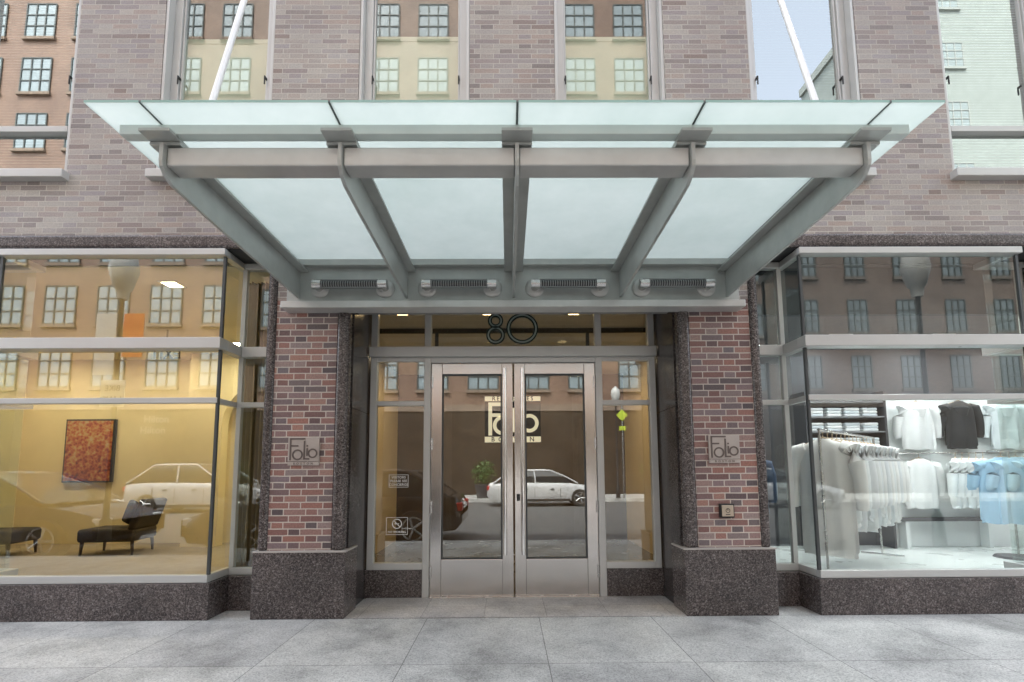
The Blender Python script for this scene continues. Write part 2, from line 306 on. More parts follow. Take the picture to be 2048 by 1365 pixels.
# shop bays
XI,XO=2.69,4.75
for s in (-1,1):
    f=MB(); yb=-.03; yr=.30; GG=GL_LO if s<0 else GL_SH
    lv=[(.312,.378,.0),(1.895,1.945,.004),(2.385,2.485,.07),(3.275,3.335,.035)]
    for za,zb,pr in lv:
        f.box(s*(XI-pr*.6),s*(XO+pr*.6),yb-.012-pr,yb+.05,za,zb)                 # front
        for xx,t in ((XI,1),(XO,-1)):                                            # returns
            a=xx-t*pr*.6; f.box(s*a,s*(xx+t*.05),yb+.052,yr+.05,za+.001,zb-.001)
        f.box(s*2.287,s*(XI-pr*.6-.001),yr-.01-pr*.5,yr+.05,za,zb)                     # recess
        f.box(s*5.148,s*(XO+pr*.6+.001),yr-.01-pr*.5,yr+.05,za,zb)
    for xx in (2.315,XI-.02,5.12): f.box(s*(xx-.022),s*(xx+.022),yr-.008,yr+.045,.38,3.275)
    fo=f.build('shop_window',ALU,BLD,bevel=.004)
    for xx in (XI,XO): MB().box(s*(xx-.012),s*(xx+.012),yb-.006,yb+.02,.38,3.27).build('corner_post',ALUD,fo)
    for za,zb in ((.378,1.895),(1.945,2.385),(2.485,3.275)):
        MB().quad((s*(XI+.012),yb+.006,za),(s*(XO-.012),yb+.006,za),(s*(XO-.012),yb+.006,zb),(s*(XI+.012),yb+.006,zb)).build('pane',GG,fo)
        for xx in (XI,XO): MB().quad((s*xx,yb+.02,za),(s*xx,yr,za),(s*xx,yr,zb),(s*xx,yb+.02,zb)).build('pane',GL_SH,fo)
        for xa,xb in ((2.337,XI-.042),(XO+.002,5.098)): MB().quad((s*xa,yr+.01,za),(s*xb,yr+.01,za),(s*xb,yr+.01,zb),(s*xa,yr+.01,zb)).build('pane',GL_SH,fo)
    MB().box(s*(XI-.03),s*(XO+.03),-.06,.36,0,.31).box(s*2.302,s*(XI-.031),.24,.36,0,.31).box(s*(XO+.031),s*5.138,.24,.36,0,.31).build('granite_base',GRJ,BLD,bevel=.005)
    MB().box(s*(XI-.0),s*(XO+.0),-.03,.3,3.337,3.349).box(s*2.288,s*5.148,.0,.4,3.351,3.42).build('bay_soffit',pm('bay_soffit_dark',(.06,.06,.06),.7),BLD)
# entrance
YE=.67
f=MB()
f.box(-1.50,1.50,YE-.09,YE+.06,2.46,2.565)                                   # header
for a,b in ((-1.497,-1.43),(1.43,1.497)): f.box(a,b,YE-.03,YE+.05,.28,2.46).box(a,b,YE-.03,YE+.05,2.565,3.04)
for a,b in ((-.935,-.865),(.865,.935)): f.box(a,b,YE-.03,YE+.06,0.006,2.46).box(a,b,YE-.03,YE+.05,2.565,3.04)
f.box(-.865,.865,YE-.025,YE+.06,2.405,2.46)
for s in (-1,1):
    f.box(s*.935,s*1.43,YE-.025,YE+.05,1.95,2.0).box(s*.935,s*1.43,YE-.035,YE+.05,.28,.345).box(s*.935,s*1.43,YE-.02,YE+.05,2.42,2.46)
f.box(-.865,.865,YE-.02,YE+.05,3.0,3.04).box(-1.43,-.935,YE-.02,YE+.05,3.0,3.04).box(.935,1.43,YE-.02,YE+.05,3.0,3.04)
EF=f.build('entrance_frame',ALU,BLD,bevel=.004)
for xa,xb,za,zb in ((-1.43,-.935,.345,1.95),(-1.43,-.935,2.0,2.42),(.935,1.43,.345,1.95),(.935,1.43,2.0,2.42),(-1.43,-.935,2.565,3.0),(.935,1.43,2.565,3.0),(-.865,.865,2.565,3.0)):
    MB().quad((xa,YE,za),(xb,YE,za),(xb,YE,zb),(xa,YE,zb)).build('pane',GL_EN,EF)
for a,b in ((-1.51,-.937),(.937,1.51)): MB().box(a,b,YE-.03,YE+.1,0,.278).build('granite_base',GR,BLD,bevel=.004)
for s in (-1,1):
    d=MB(); a,b=.008,.86
    yd=YE-.012
    d.box(s*a,s*(a+.112),yd,yd+.045,.012,2.398).box(s*(b-.112),s*b,yd,yd+.045,.012,2.398)
    d.box(s*(a+.1125),s*(b-.1125),yd,yd+.045,.012,.375).box(s*(a+.1125),s*(b-.1125),yd,yd+.045,2.285,2.398)
    do=d.build('door',STL,BLD,bevel=.004)
    MB().quad((s*(a+.112),yd+.022,.375),(s*(b-.112),yd+.022,.375),(s*(b-.112),yd+.022,2.285),(s*(a+.112),yd+.022,2.285)).build('glass_panel',GL_EN,do)
    h=MB().tube([(s*.092,yd-.085,.43),(s*.092,yd-.085,2.33)],.019,16)
    for z in (.52,2.2): h.tube([(s*.092,yd-.085,z),(s*.092,yd+.002,z)],.013,10)
    h.build('pull_handle',HNDL,do,smooth=True)
    for z in (.25,.9,1.55,2.2): MB().tube([(s*.853,yd-.012,z-.06),(s*.853,yd-.012,z+.06)],.011,10).build('hinge',CHRM,do,smooth=True)
    MB().box(s*(a+.113),s*(b-.113),yd+.01,yd+.02,.375,.392).box(s*(a+.113),s*(b-.113),yd+.01,yd+.02,2.268,2.285).box(s*(a+.113),s*(a+.128),yd+.01,yd+.02,.392,2.268).box(s*(b-.128),s*(b-.113),yd+.01,yd+.02,.392,2.268).build('glazing_bead',ALUD,do)
    if s>0:
        MB().box(.028,.062,yd-.008,yd+.001,.96,1.03).tube([(.045,yd-.014,.995),(.045,yd,.995)],.012,12).build('lock',BLK,do,bevel=.003)
MB().box(-.86,.86,YE-.06,YE+.08,.006,.0115).build('threshold',CHRM,BLD)

# ------------------------------------------------------------------ CANOPY
CAN=thing('entrance_canopy','projecting steel canopy with frosted glass panels over the entrance doors','canopy',(0,0,3.0))
BX=[-1.97,-.985,0,.985,1.97]; YF=-1.925
for x in BX:
    b=MB()
    prof=[(-.085,2.85),(-1.55,2.885),(-1.82,2.898),(-1.885,2.922),(-1.918,2.96),(-1.925,2.99),(-1.925,3.095),(-.085,3.095)]
    b.prism(prof,'x',x-.011,x+.011)
    b.box(x-.085,x+.085,-1.90,-.085,3.096,3.114)
    b.build('beam',CANS,CAN,bevel=.002)
    MB().box(x-.085,x+.085,-1.99,-1.80,3.116,3.133).build('bearing_plate',CANS,CAN,bevel=.002)
for i in range(4):
    x0,x1=BX[i]+.012,BX[i+1]-.012
    MB().box(x0,x1,-1.895,-1.765,2.975,3.083).build('cross_tube',CANL,CAN,bevel=.008)
MB().box(-2.2,2.2,-1.935,-1.87,3.134,3.19).build('edge_rail',CANR,CAN,bevel=.003)
MB().box(-2.2,2.2,-.16,-.10,3.134,3.19).build('edge_rail',CANS,CAN,bevel=.003)
GX=[-2.26]+BX+[2.26]
for i in range(6):
    x0,x1=GX[i]+(.006 if i else 0),GX[i+1]-(.006 if i<5 else 0); y0,y1=-2.10,-.06; zt,zb=3.206,3.192
    g=MB().quad((x0,y0,zb),(x1,y0,zb),(x1,y1,zb),(x0,y1,zb),0)
    for p,q in (((x0,y0),(x1,y0)),((x1,y0),(x1,y1)),((x1,y1),(x0,y1)),((x0,y1),(x0,y0))):
        g.quad((p[0],p[1],zb+.0005),(q[0],q[1],zb+.0005),(q[0],q[1],zt),(p[0],p[1],zt),1)
    g.build('glass_panel',[FROST,EDGE],CAN)
    if i<5: MB().box(x1,x1+.012,y0,y1,3.193,3.203).build('joint_seal',CAND,CAN)
w=MB().box(-2.08,2.08,-.08,-.002,2.80,3.15)
w.build('wall_channel',CANS,CAN,bevel=.004)
MB().box(-2.095,2.095,-.17,-.001,2.735,2.799).build('channel_ledge',CANL,CAN,bevel=.006)
for s in (-1,1):
    MB().tube([(s*1.97,-1.66,3.12),(s*1.965,-.0,8.85)],.020,14).build('tie_rod',RODM,CAN,smooth=True)
# wall lamps
SLOT=pm('lamp_slot_dark',(.025,.025,.025),.35,.4); COIL=pm('lamp_coil_grey',(.24,.24,.235),.35,.6,.08)
def lamp(x,label):
    t=thing('wall_light',label,'light',(x,-.08,2.94),'bar lights along the canopy channel')
    for s in (-1,1):
        rings=[]
        for r,y in ((.086,-.0805),(.086,-.088),(.075,-.096),(.05,-.099)):
            rings.append([(x+s*.30+r*math.cos(k*math.pi/14),y,2.94+r*math.sin(k*math.pi/14)) for k in range(28)])
        MB().loft(rings).build('base_plate',CANL,t,smooth=True)
        MB().tube([(x+s*.30,-.098,2.94),(x+s*.30,-.15,2.94),(x+s*.297,-.168,2.945)],[.034,.034,.030],16).tube([(x+s*.335,-.165,2.95),(x+s*.255,-.165,2.95)],.043,18).build('end_cap',CHRM,t,smooth=True)
    MB().tube([(x-.255,-.165,2.95),(x+.255,-.165,2.95)],.034,18).build('tube',SLOT,t,smooth=True)
    g=MB()
    for k in range(24):
        xx=x-.245+k*.0213; g.tube([(xx-.004,-.165,2.95),(xx+.004,-.165,2.95)],.0385,16)
    for z in (2.915,2.985): g.box(x-.255,x+.255,-.19,-.18,z-.004,z+.004)
    g.build('grille',COIL,t)
for x,l in ((-1.4775,'leftmost of four bar lights under the canopy'),(-.4925,'second bar light from the left under the canopy'),(.4925,'third bar light from the left under the canopy'),(1.4775,'rightmost of four bar lights under the canopy')): lamp(x,l)
# ------------------------------------------------------------------ SIGNS
def logo(mb,cx,cz,wd,y0,y1,k=.045):
    t=wd*k
    def B(x0,x1,z0,z1): mb.box(cx+(x0-.5)*wd,cx+(x1-.5)*wd,y0,y1,cz+(z0-.5)*wd,cz+(z1-.5)*wd)
    B(.02,.02+k,.12,.90); B(.02+k,.56,.90-k,.90); B(.02+k,.32,.60,.60+k)
    def O(x,z,r): mb.ring(cx+(x-.5)*wd,cz+(z-.5)*wd,r*wd,t,y0,y1,30)
    O(.30,.31,.19)
    B(.51,.51+k,.14,.80); B(.51+k,.72,.14,.14+k); B(.61,.61+k,.27,.54); B(.61,.61+k,.60,.60+k)
    O(.83,.36,.17)
for s,l in ((-1,'square bronze name plaque on the left brick pier'),(1,'square bronze name plaque on the right brick pier above the push button')):
    x=s*1.9; z=1.455
    t=thing('plaque',l,'sign',(x,-.002,z-.13))
    MB().box(x-.14,x+.14,-.024,-.002,z-.092,z+.125).build('plate',BRNZ,t,bevel=.004)
    MB().box(x-.14,x+.14,-.020,-.002,z-.128,z-.095).build('name_strip',BRNZ,t,bevel=.003)
    g=MB(); logo(g,x,z+.016,.255,-.0285,-.0242,.052); g.build('lettering',BRNZL,t)
    textmb('BOSTON',.026,x,z-.112,-.0225,-.0202,space=2.1,bold=.0003).build('caption',BRNZL,t)
t=thing('push_button','small square bronze door push button on the right brick pier','button',(1.895,-.002,.84))
MB().box(1.83,1.96,-.035,-.001,.84,.965).build('back_box',BLK,t,bevel=.006)
MB().box(1.843,1.947,-.045,-.0352,.853,.952).build('plate',pm('button_plate',(.5,.42,.33),.35,.7),t,bevel=.004)
g=MB().ring(1.895,.905,.02,.004,-.0475,-.0452,20); g.tube([(1.895,-.046,.925),(1.895,-.046,.905)],.003,6); g.box(1.875,1.915,-.0475,-.0452,.868,.874); g.build('symbol',BLK,t)
NUM=pm('number_dark_outline',(.01,.026,.023),.25,.1)
NUML=pm('number_green_glass',(.30,.37,.34),.3,.1)
t=thing('house_number','large dark green outlined number 80 on the transom glass above the doors','number',(0,YE-.01,2.6))
y0,y1=YE-.03,YE-.012
MB().ring(-.185,2.857,.082,.014,y0,y1).ring(-.185,2.857,.053,.014,y0,y1).ring(-.185,2.70,.100,.014,y0,y1+.001).ring(-.185,2.70,.070,.014,y0,y1+.001).build('digit',NUM,t)
MB().ring(-.185,2.857,.0685,.016,y0+.006,y1).ring(-.185,2.70,.0865,.017,y0+.006,y1).build('digit_fill',NUML,t)
MB().ring(.098,2.77,.169,.014,y0,y1,48).ring(.098,2.77,.138,.014,y0,y1,48).build('digit',NUM,t)
MB().ring(.098,2.77,.1555,.018,y0+.006,y1,48).build('digit_fill',NUML,t)
WHT=pm('white_vinyl',(.82,.82,.8),.5,0,.02)
def frame2(mb,x0,x1,z0,z1,y0,y1,t): mb.box(x0,x1,y0,y1,z0,z0+t).box(x0,x1,y0,y1,z1-t,z1).box(x0,x0+t,y0,y1,z0+t,z1-t).box(x1-t,x1,y0,y1,z0+t,z1-t)
yv=YE-.004
t=thing('window_sticker','white lettered visitor notice on the left sidelight glass','sticker',(-1.19,yv,1.1))
g=MB(); frame2(g,-1.29,-1.09,1.105,1.235,yv-.001,yv,.004); g.build('border',WHT,t)
g=MB()
for i,tx in enumerate(('VISITORS','PLEASE SEE','CONCIERGE')):
    q=textmb(tx,.034,-1.19,1.206-i*.037,yv-.001,yv,bold=.0003,space=1.05); g.add(q.v,q.f)
g.build('lettering',WHT,t)
t=thing('window_sticker','white no smoking sign with cigarette symbol on the left sidelight glass','sticker',(-1.2,yv,.62))
g=MB(); frame2(g,-1.31,-1.09,.625,.80,yv-.001,yv,.004); g.build('border',WHT,t)
g=MB().ring(-1.2,.735,.05,.008,yv-.001,yv); g.box(-1.225,-1.178,yv-.001,yv,.730,.739)
g.add([(-1.235,yv-.001,.764),(-1.229,yv-.001,.770),(-1.165,yv-.001,.706),(-1.171,yv-.001,.700)],[(0,1,2,3)]); g.build('symbol',WHT,t)
textmb('NO SMOKING',.029,-1.2,.652,yv-.001,yv,bold=.0003).build('lettering',WHT,t)

# ------------------------------------------------------------------ LOBBY
WARM=pm('warm_plaster',(.72,.58,.36),.85,0,.06,2)
def room(x0,x1,y0,y1,z0,z1,mf,mw,mc,who,back=None):
    struct(MB().box(x0,x1,y0,y1,z0-.05,z0),'floor',mf,'floor of the '+who,'floor')
    struct(MB().box(x0,x1,y0,y1,z1,z1+.05),'ceiling',mc,'ceiling of the '+who,'ceiling')
    struct(MB().box(x0-.05,x1+.05,y1,y1+.05,z0,z1),'wall',back or mw,'rear wall of the '+who,'wall')
    struct(MB().box(x0-.05,x0,y0,y1,z0,z1),'wall',mw,'left side wall of the '+who,'wall')
    struct(MB().box(x1,x1+.05,y0,y1,z0,z1),'wall',mw,'right side wall of the '+who,'wall')
CEILW=pm('white_ceiling',(.7,.69,.65),.9,0,.03)
room(-2.1,2.1,.77,4.7,.01,3.06,pm('lobby_stone_floor',(.17,.15,.12),.25,0,.15,3),WARM,CEILW,'entrance lobby',pm('lobby_dark_panel',(.10,.066,.04),.5,0,.25,3))
DIF={}
def downlight(x,y,z,s,st,col,label,group):
    t=thing('ceiling_light',label,'light',(x,y,z-.02),group)
    MB().box(x-s-.02,x+s+.02,y-s-.02,y-s,z-.012,z-.001).box(x-s-.02,x+s+.02,y+s,y+s+.02,z-.012,z-.001).box(x-s-.02,x-s,y-s,y+s,z-.012,z-.001).box(x+s,x+s+.02,y-s,y+s,z-.012,z-.001).build('trim',CEILW,t)
    if (st,col) not in DIF: DIF[(st,col)]=pm('lit_diffuser',(.9,.8,.6),.6,0,0,emit=st,ecol=col)
    MB().box(x-s,x+s,y-s,y+s,z-.006,z-.002).build('diffuser',DIF[(st,col)],t)
for x,l in ((-1.26,'left'),(-.28,'middle'),(.70,'right')):
    downlight(x,1.0,3.06,.06,9,(1,.72,.38),f'{l} square lit downlight in the lobby ceiling behind the transom','lit downlights in the lobby ceiling')
for x in (-1.2,0,1.2): downlight(x,3.0,3.06,.10,115,(1,.80,.52),'unseen square downlight added deeper in the lobby ceiling','added deep lobby downlights')  # unseen lamps added deeper in to give the lobby its warm glow
# inner glass screen with the board
t=thing('glass_screen','clear inner glass screen with slim metal posts inside the lobby','partition',(0,1.62,0))
g=MB()
for x in (-2.05,-.95,.95,2.05): g.box(x-.02,x+.02,1.62,1.66,.012,3.0)
g.box(-2.07,2.07,1.62,1.66,3.0,3.055).build('post',BLK,t)
MB().quad((-.93,1.64,.02),(.93,1.64,.02),(.93,1.64,3.0),(-.93,1.64,3.0)).build('pane',GL_IN,t)
CREAM=pm('glowing_cream_print',(.85,.77,.55),.5,0,.03,emit=.8,ecol=(.9,.82,.6)); DARK=pm('dark_sign',(.006,.006,.006),.8,0,.1,spec=0)  # board is not backlit; emission makes the cream print look lit
cx,cz,hw=.0,1.90,.345
t=thing('name_board','dark residences sign with cream logo lettering seen through the glass doors','sign',(cx,1.61,cz-.3))
MB().box(cx-hw,cx+hw,1.600,1.612,cz-.285,cz+.285).build('board',DARK,t)
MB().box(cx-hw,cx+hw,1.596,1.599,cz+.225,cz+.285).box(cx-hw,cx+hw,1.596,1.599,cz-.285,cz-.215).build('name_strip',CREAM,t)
g=MB(); 
def lg(x0,x1,z0,z1): g.box(cx+x0,cx+x1,1.596,1.599,cz+z0,cz+z1)
lg(-.30,-.254,-.20,.21); lg(-.254,-.02,.164,.21); lg(-.254,-.12,.03,.074)
g.ring(cx-.125,cz-.075,.12,.044,1.596,1.599); lg(.0,.042,-.16,.14); lg(.042,.11,-.16,-.118); lg(.074,.114,-.06,.05); g.ring(cx+.205,cz-.05,.115,.044,1.596,1.599)
g.build('logo',CREAM,t)
textmb('RESIDENCES',.072,cx,cz+.255,1.5935,1.5955,space=1.35,bold=.001).build('lettering',DARK,t)
textmb('BOSTON',.078,cx,cz-.25,1.5935,1.5955,space=2.1,bold=.001).build('caption',DARK,t)
RED=pm('alarm_red',(.5,.03,.025),.4)
t=thing('fire_alarm','small red fire alarm box on the lobby wall behind the right sidelight','alarm',(2.09,2.3,1.9))
MB().box(2.04,2.098,2.22,2.36,1.85,2.05).build('housing',RED,t,bevel=.01); MB().box(2.03,2.04,2.25,2.33,1.89,1.93).build('strobe',WHT,t)

# ------------------------------------------------------------------ LOUNGE
YEL=pm('ochre_plaster',(.80,.68,.40),.8,0,.06,2)
room(-8.9,-2.4,.36,4.6,.02,3.34,pm('lounge_carpet',(.33,.27,.18),.9,0,.15,6,.3,200),YEL,pm('lounge_ceiling',(.74,.66,.46),.9,0,.03),'left lounge')
downlight(-3.75,.82,3.34,.08,22,(1,.80,.5),'small square lit ceiling light near the front of the left lounge',None)
for x,y in ((-4.3,3.5),(-6.1,3.5),(-7.9,3.5),(-3.2,3.5)):  # extra lamps added to light the lounge, hidden behind the window ledge
    downlight(x,y,3.34,.16,84,(1,.87,.62),'unseen square ceiling light added near the rear wall of the left lounge','added rear ceiling lights of the lounge')
# arched alcove
g=MB()
ar=[(-4.3-.7*math.cos(math.pi*k/12),2.1+.7*math.sin(math.pi*k/12)) for k in range(13)]
for k in range(12): g.prism([ar[k],ar[k+1],(ar[k+1][0],3.335),(ar[k][0],3.335)],'y',4.1,4.3)
g.box(-5.6,-5.0,4.1,4.3,.021,3.335).box(-3.6,-2.41,4.1,4.3,.021,3.335)
props(g.build('arched_wall',YEL),'yellow plaster wall with a round headed alcove in the lounge','wall',None,'structure')
# painting
def painting_mat():
    m,nt,out=newmat('abstract_canvas'); tc=nd(nt,'ShaderNodeTexCoord').outputs['Object']
    n=nd(nt,'ShaderNodeTexNoise',{'Vector':tc,'Scale':7.0,'Detail':6.0,'Roughness':.75,'Distortion':.8}).outputs[0]
    v=nd(nt,'ShaderNodeTexVoronoi',{'Vector':tc,'Scale':18.0}).outputs['Distance']
    z=nd(nt,'ShaderNodeSeparateXYZ',{0:tc}).outputs[2]
    f=mt(nt,'ADD',mt(nt,'ADD',mt(nt,'SUBTRACT',n,.16),mt(nt,'MULTIPLY',v,.3)),mt(nt,'MULTIPLY',z,.14))
    c=ramp(nt,f,[(.36,(.10,.01,.006)),(.48,(.28,.035,.015)),(.58,(.42,.10,.03)),(.68,(.5,.25,.07)),(.80,(.5,.36,.18))])
    b=nd(nt,'ShaderNodeBsdfPrincipled',{'Base Color':c,'Roughness':.6}); nt.links.new(b.outputs[0],out.inputs[0]); return m
t=thing('painting','large red and gold abstract painting on the yellow lounge wall','painting',(-7.62,4.59,1.12))
MB().box(-8.06,-7.18,4.54,4.598,1.10,2.24).build('frame',BLK,t); MB().box(-8.03,-7.21,4.53,4.541,1.13,2.21).build('canvas',painting_mat(),t)
CHF=pm('dark_patterned_fabric',(.05,.04,.03),.9,0,.6,55)
WOODD=pm('dark_wood',(.05,.03,.02),.45)
def slipper(loc,rz,label):
    t=thing('slipper_chair',label,'chair',(0,0,0))
    MB().box(-.42,.38,-.33,.33,.20,.40).build('seat',CHF,t,bevel=.05,seg=4)
    b=MB().prism([(.26,.38),(.38,.38),(.52,.82),(.42,.85)],'y',-.33,.33); b.build('backrest',CHF,t,bevel=.035,seg=3)
    for sx in (-.36,.33):
        for sy in (-.27,.27): MB().tube([(sx,sy,.21),(sx*1.04,sy*1.03,.0)],[.028,.016],8).build('leg',WOODD,t)
    t.location=loc; t.rotation_euler=(0,0,rz); return t
slipper((-6.2,3.55,.02),R(8),'dark patterned slipper chair facing left in the yellow lounge')
slipper((-7.9,3.3,.02),R(190),'dark patterned chair under the red painting in the lounge')
c=MB().box(-.2,.2,-.05,.05,-.18,.18).build('cushion',CHF,bevel=.045,seg=4); props(c,'dark square cushion leaning on the back of the slipper chair','cushion'); c.location=(-6.0,3.58,.61); c.rotation_euler=(R(0),R(25),R(90))
# curtain
g=MB(); n=64
def cur(z): return [(-2.42-k*.0072,.72+.05*math.sin(k*.95)+.02*math.sin(k*.4+z),z) for k in range(n)]
A,B=cur(.05),cur(3.3)
for k in range(n-1): g.quad(A[k],A[k+1],B[k+1],B[k])
o=g.build('curtain',pm('gold_curtain',(.27,.19,.08),.85,0,.2,6),smooth=True); props(o,'dark gold floor length curtain at the right end of the lounge window','curtain')
t=thing('exit_sign','hanging clear exit sign seen from behind with reversed letters in the lounge','sign',(-5.0,2.6,3.0))
MB().quad((-5.22,2.6,2.86),(-4.78,2.6,2.86),(-4.78,2.6,3.1),(-5.22,2.6,3.1)).build('panel',GL_EX,t)
MB().box(-5.23,-4.77,2.56,2.64,3.1,3.16).tube([(-5,2.6,3.16),(-5,2.6,3.335)],.012,8).build('bracket',CHRM,t)
textmb('EXIT',.2,-5.0,2.97,2.595,2.599,mirror=True,bold=.004,space=1.1).build('lettering',pm('exit_letter',(.20,.15,.04),.5),t)

# ------------------------------------------------------------------ CLOTHES SHOP
SHW=pm('shop_white',(.80,.84,.84),.8,0,.03); SHF=pm('shop_pale_floor',(.72,.77,.75),.3,0,.06,2); SHD=pm('shop_charcoal',(.045,.045,.05),.7,0,.1)
room(2.4,8.9,.36,3.75,.02,3.34,SHF,SHD,pm('shop_ceiling',(.12,.12,.12),.9),'clothes shop',SHD)
struct(MB().box(2.41,8.89,.42,.48,2.84,3.335),'bulkhead',pm('bulkhead_grey',(.07,.075,.08),.8,0,.05),'dark ceiling bulkhead across the front of the clothes shop','wall')
for x in (3.5,5.1,6.7,8.2):  # rows of added lamps, kept out of view, brighten shop and front rack
    for y in (.78,1.65,3.15):
        downlight(x,y,3.34,.16,82,(.97,.99,1),'unseen square ceiling light added to brighten the clothes shop','added ceiling lights of the clothes shop')
struct(MB().box(6.0,8.88,3.55,3.74,.025,2.48),'display_wall',SHW,'white display wall at the back of the clothes shop','wall')
HANG=pm('hanger_wood',(.45,.34,.22),.5)
GM={}
def cloth(c):
    if c not in GM: GM[c]=pm('fabric_%d'%len(GM),c,.9,0,.07,5,.25,90)
    return GM[c]
def garment(loc,rz,c,label,group=None,sc=1,sl=.52,ln=.68,hood=False):
    t=thing('hanging_shirt',label,'clothing',(0,0,0),group)
    ph=random.uniform(0,6); n=36
    def rg(rx,ry,z,k): return [(rx*math.cos(a),ry*math.sin(a)*(1+k*.45*math.sin(a*7+ph))+k*.016*math.sin(a*3+ph*2),z+.008*k*math.sin(a*5+ph)) for a in [2*math.pi*i/n for i in range(n)]]
    b=MB().loft([rg(.062,.04,0,0),rg(.075,.045,-.012,0),rg(.14,.05,-.035,.1),rg(.205,.058,-.07,.2),rg(.22,.065,-.14,.4),rg(.225,.062,-.28,.7),rg(.232,.058,-.45,.9),rg(.24,.055,-ln+.05,1),rg(.225,.045,-ln+.03,1),rg(.23,.045,-ln,1)])
    b.build('body',cloth(c),t,smooth=True)
    for s in (-1,1):
        q=MB().tube([(s*.15,0,-.075),(s*.215,.0,-.10),(s*.262,.005,-.22),(s*.285,.012,-.36),(s*.292,.02,-sl+.04),(s*.288,.02,-sl)],[.05,.075,.066,.056,.05,.04],12)
        q.build('sleeve',cloth(c),t,smooth=True)
    if hood:
        MB().loft([[(.10*math.cos(a),.055*math.sin(a)+.01,z) for a in [2*math.pi*i/16 for i in range(16)]] for z in (-.05,)]+[[(.125*math.cos(a),.06*math.sin(a)-.03,-.10) for a in [2*math.pi*i/16 for i in range(16)]],[(.06*math.cos(a),.03*math.sin(a)-.05,-.22) for a in [2*math.pi*i/16 for i in range(16)]]]).build('hood',cloth(c),t,smooth=True)
    h=MB().tube([(-.17,0,-.05),(0,0,.015),(.17,0,-.05)],.008,8)
    h.tube([(0,0,.015),(0,0,.06),(.02,0,.085),(.035,0,.065)],.003,6); h.build('hanger',HANG,t)
    t.location=loc; t.rotation_euler=(0,0,rz); t.scale=(sc,sc,sc); return t
CW,CB,CN,CBE,CG,CK=(.82,.84,.84),(.28,.50,.66),(.06,.09,.15),(.62,.54,.48),(.35,.37,.38),(.025,.027,.03)
# upper wall row
garment((6.53,3.42,2.33),0,CW,'white sweatshirt hanging on the shop back wall, left in the upper row',hood=True,sc=1.12)
garment((7.22,3.42,2.34),0,CK,'black zipped hoodie hanging in the upper row between two white sweatshirts',hood=True,sc=1.12)
garment((7.95,3.42,2.33),0,(.70,.78,.80),'pale blue white sweatshirt hanging at the right of the upper row',hood=True,sc=1.12)
garment((6.5,3.42,1.42),0,CW,'white long sleeved shirt hanging in the lower row under a sweatshirt',sc=1.15)
for k in range(5): garment((6.98+k*.11,3.30,1.42),R(40),(.76,.80,.80),'white shirt in the sideways lower row of the shop wall','white shirts hung sideways in the lower row',sc=1.12)
t=thing('clothes_rail','chrome wall rail carrying the lower row of shirts','rail',(6.8,3.45,1.5))
MB().tube([(6.1,3.4,1.505),(8.6,3.4,1.505)],.012,10).tube([(6.1,3.55,1.505),(6.1,3.4,1.505)],.01,8).tube([(8.6,3.55,1.505),(8.6,3.4,1.505)],.01,8).build('bar',CHRM,t,smooth=True)
t=thing('clothes_rail','chrome wall rail carrying the upper row of sweatshirts','rail',(6.8,3.45,2.4))
MB().tube([(6.1,3.4,2.415),(8.6,3.4,2.415)],.012,10).tube([(6.1,3.55,2.415),(6.1,3.4,2.415)],.01,8).tube([(8.6,3.55,2.415),(8.6,3.4,2.415)],.01,8).build('bar',CHRM,t,smooth=True)
# blue shirts on a round-based stand
BS=7.02
t=thing('clothes_stand','single pole clothes stand with a round dark base in the shop','stand',(BS,2.5,.02))
MB().tube([(BS,2.5,.022),(BS,2.5,.05)],[.27,.25],32).build('base',SHD,t,smooth=True); MB().tube([(BS,2.5,.05),(BS,2.5,1.5)],.014,10).tube([(BS-.3,2.5,1.5),(BS+.35,2.5,1.5)],.012,8).build('pole',CHRM,t,smooth=True)
for k,(dx,rz,l) in enumerate(((-.14,R(-30),'leftmost light blue shirt on the round based stand'),(.02,R(-8),'front light blue shirt on the round based stand'),(.2,R(20),'rightmost light blue shirt on the round based stand'))):
    garment((BS+dx,2.47-.05*(k==1),1.415),rz,(.32+.05*k,.51+.03*k,.67),l,sc=1.15,sl=.4,ln=.80)
# rack near the glass
P0,P1=Vector((3.42,.98,1.70)),Vector((5.1,2.5,1.70)); dv=(P1-P0); ang=math.atan2(dv.y,dv.x)
t=thing('clothes_rack','chrome floor rack loaded with pale shirts close behind the shop window','rack',(3.8,1.4,.02))
g=MB().tube([P0-dv*.04,P1+dv*.04],.014,10)
for p in (P0-dv*.03,P1+dv*.03): g.tube([p,(p.x,p.y,.1)],.014,10)
g.build('bar',CHRM,t,smooth=True)
for p in (P0-dv*.03,P1+dv*.03):
    nn=Vector((-dv.y,dv.x,0)).normalized()*.25; MB().tube([(p.x-nn.x,p.y-nn.y,.08),(p.x+nn.x,p.y+nn.y,.08)],.014,8).build('foot',CHRM,t,smooth=True)
cols=[(.80,.78,.75),CW,(.78,.80,.82),CW,(.76,.80,.82),CW,(.72,.76,.79),CW,(.76,.81,.83),CW,(.70,.75,.78),CW,CW]
for k,c in enumerate(cols):
    p=P0.lerp(P1,(k+.3)/len(cols))
    l,gp=(('long off white shirt at the front end of the floor rack',None) if k==0 else ('pale shirt hung on the floor rack behind the shop window','pale shirts on the floor rack'))
    garment((p.x,p.y,1.60),ang+R(84)+random.uniform(-.16,.16),c,l,gp,sc=1.2,ln=1.06 if k==0 else random.uniform(.76,.92),sl=.64)
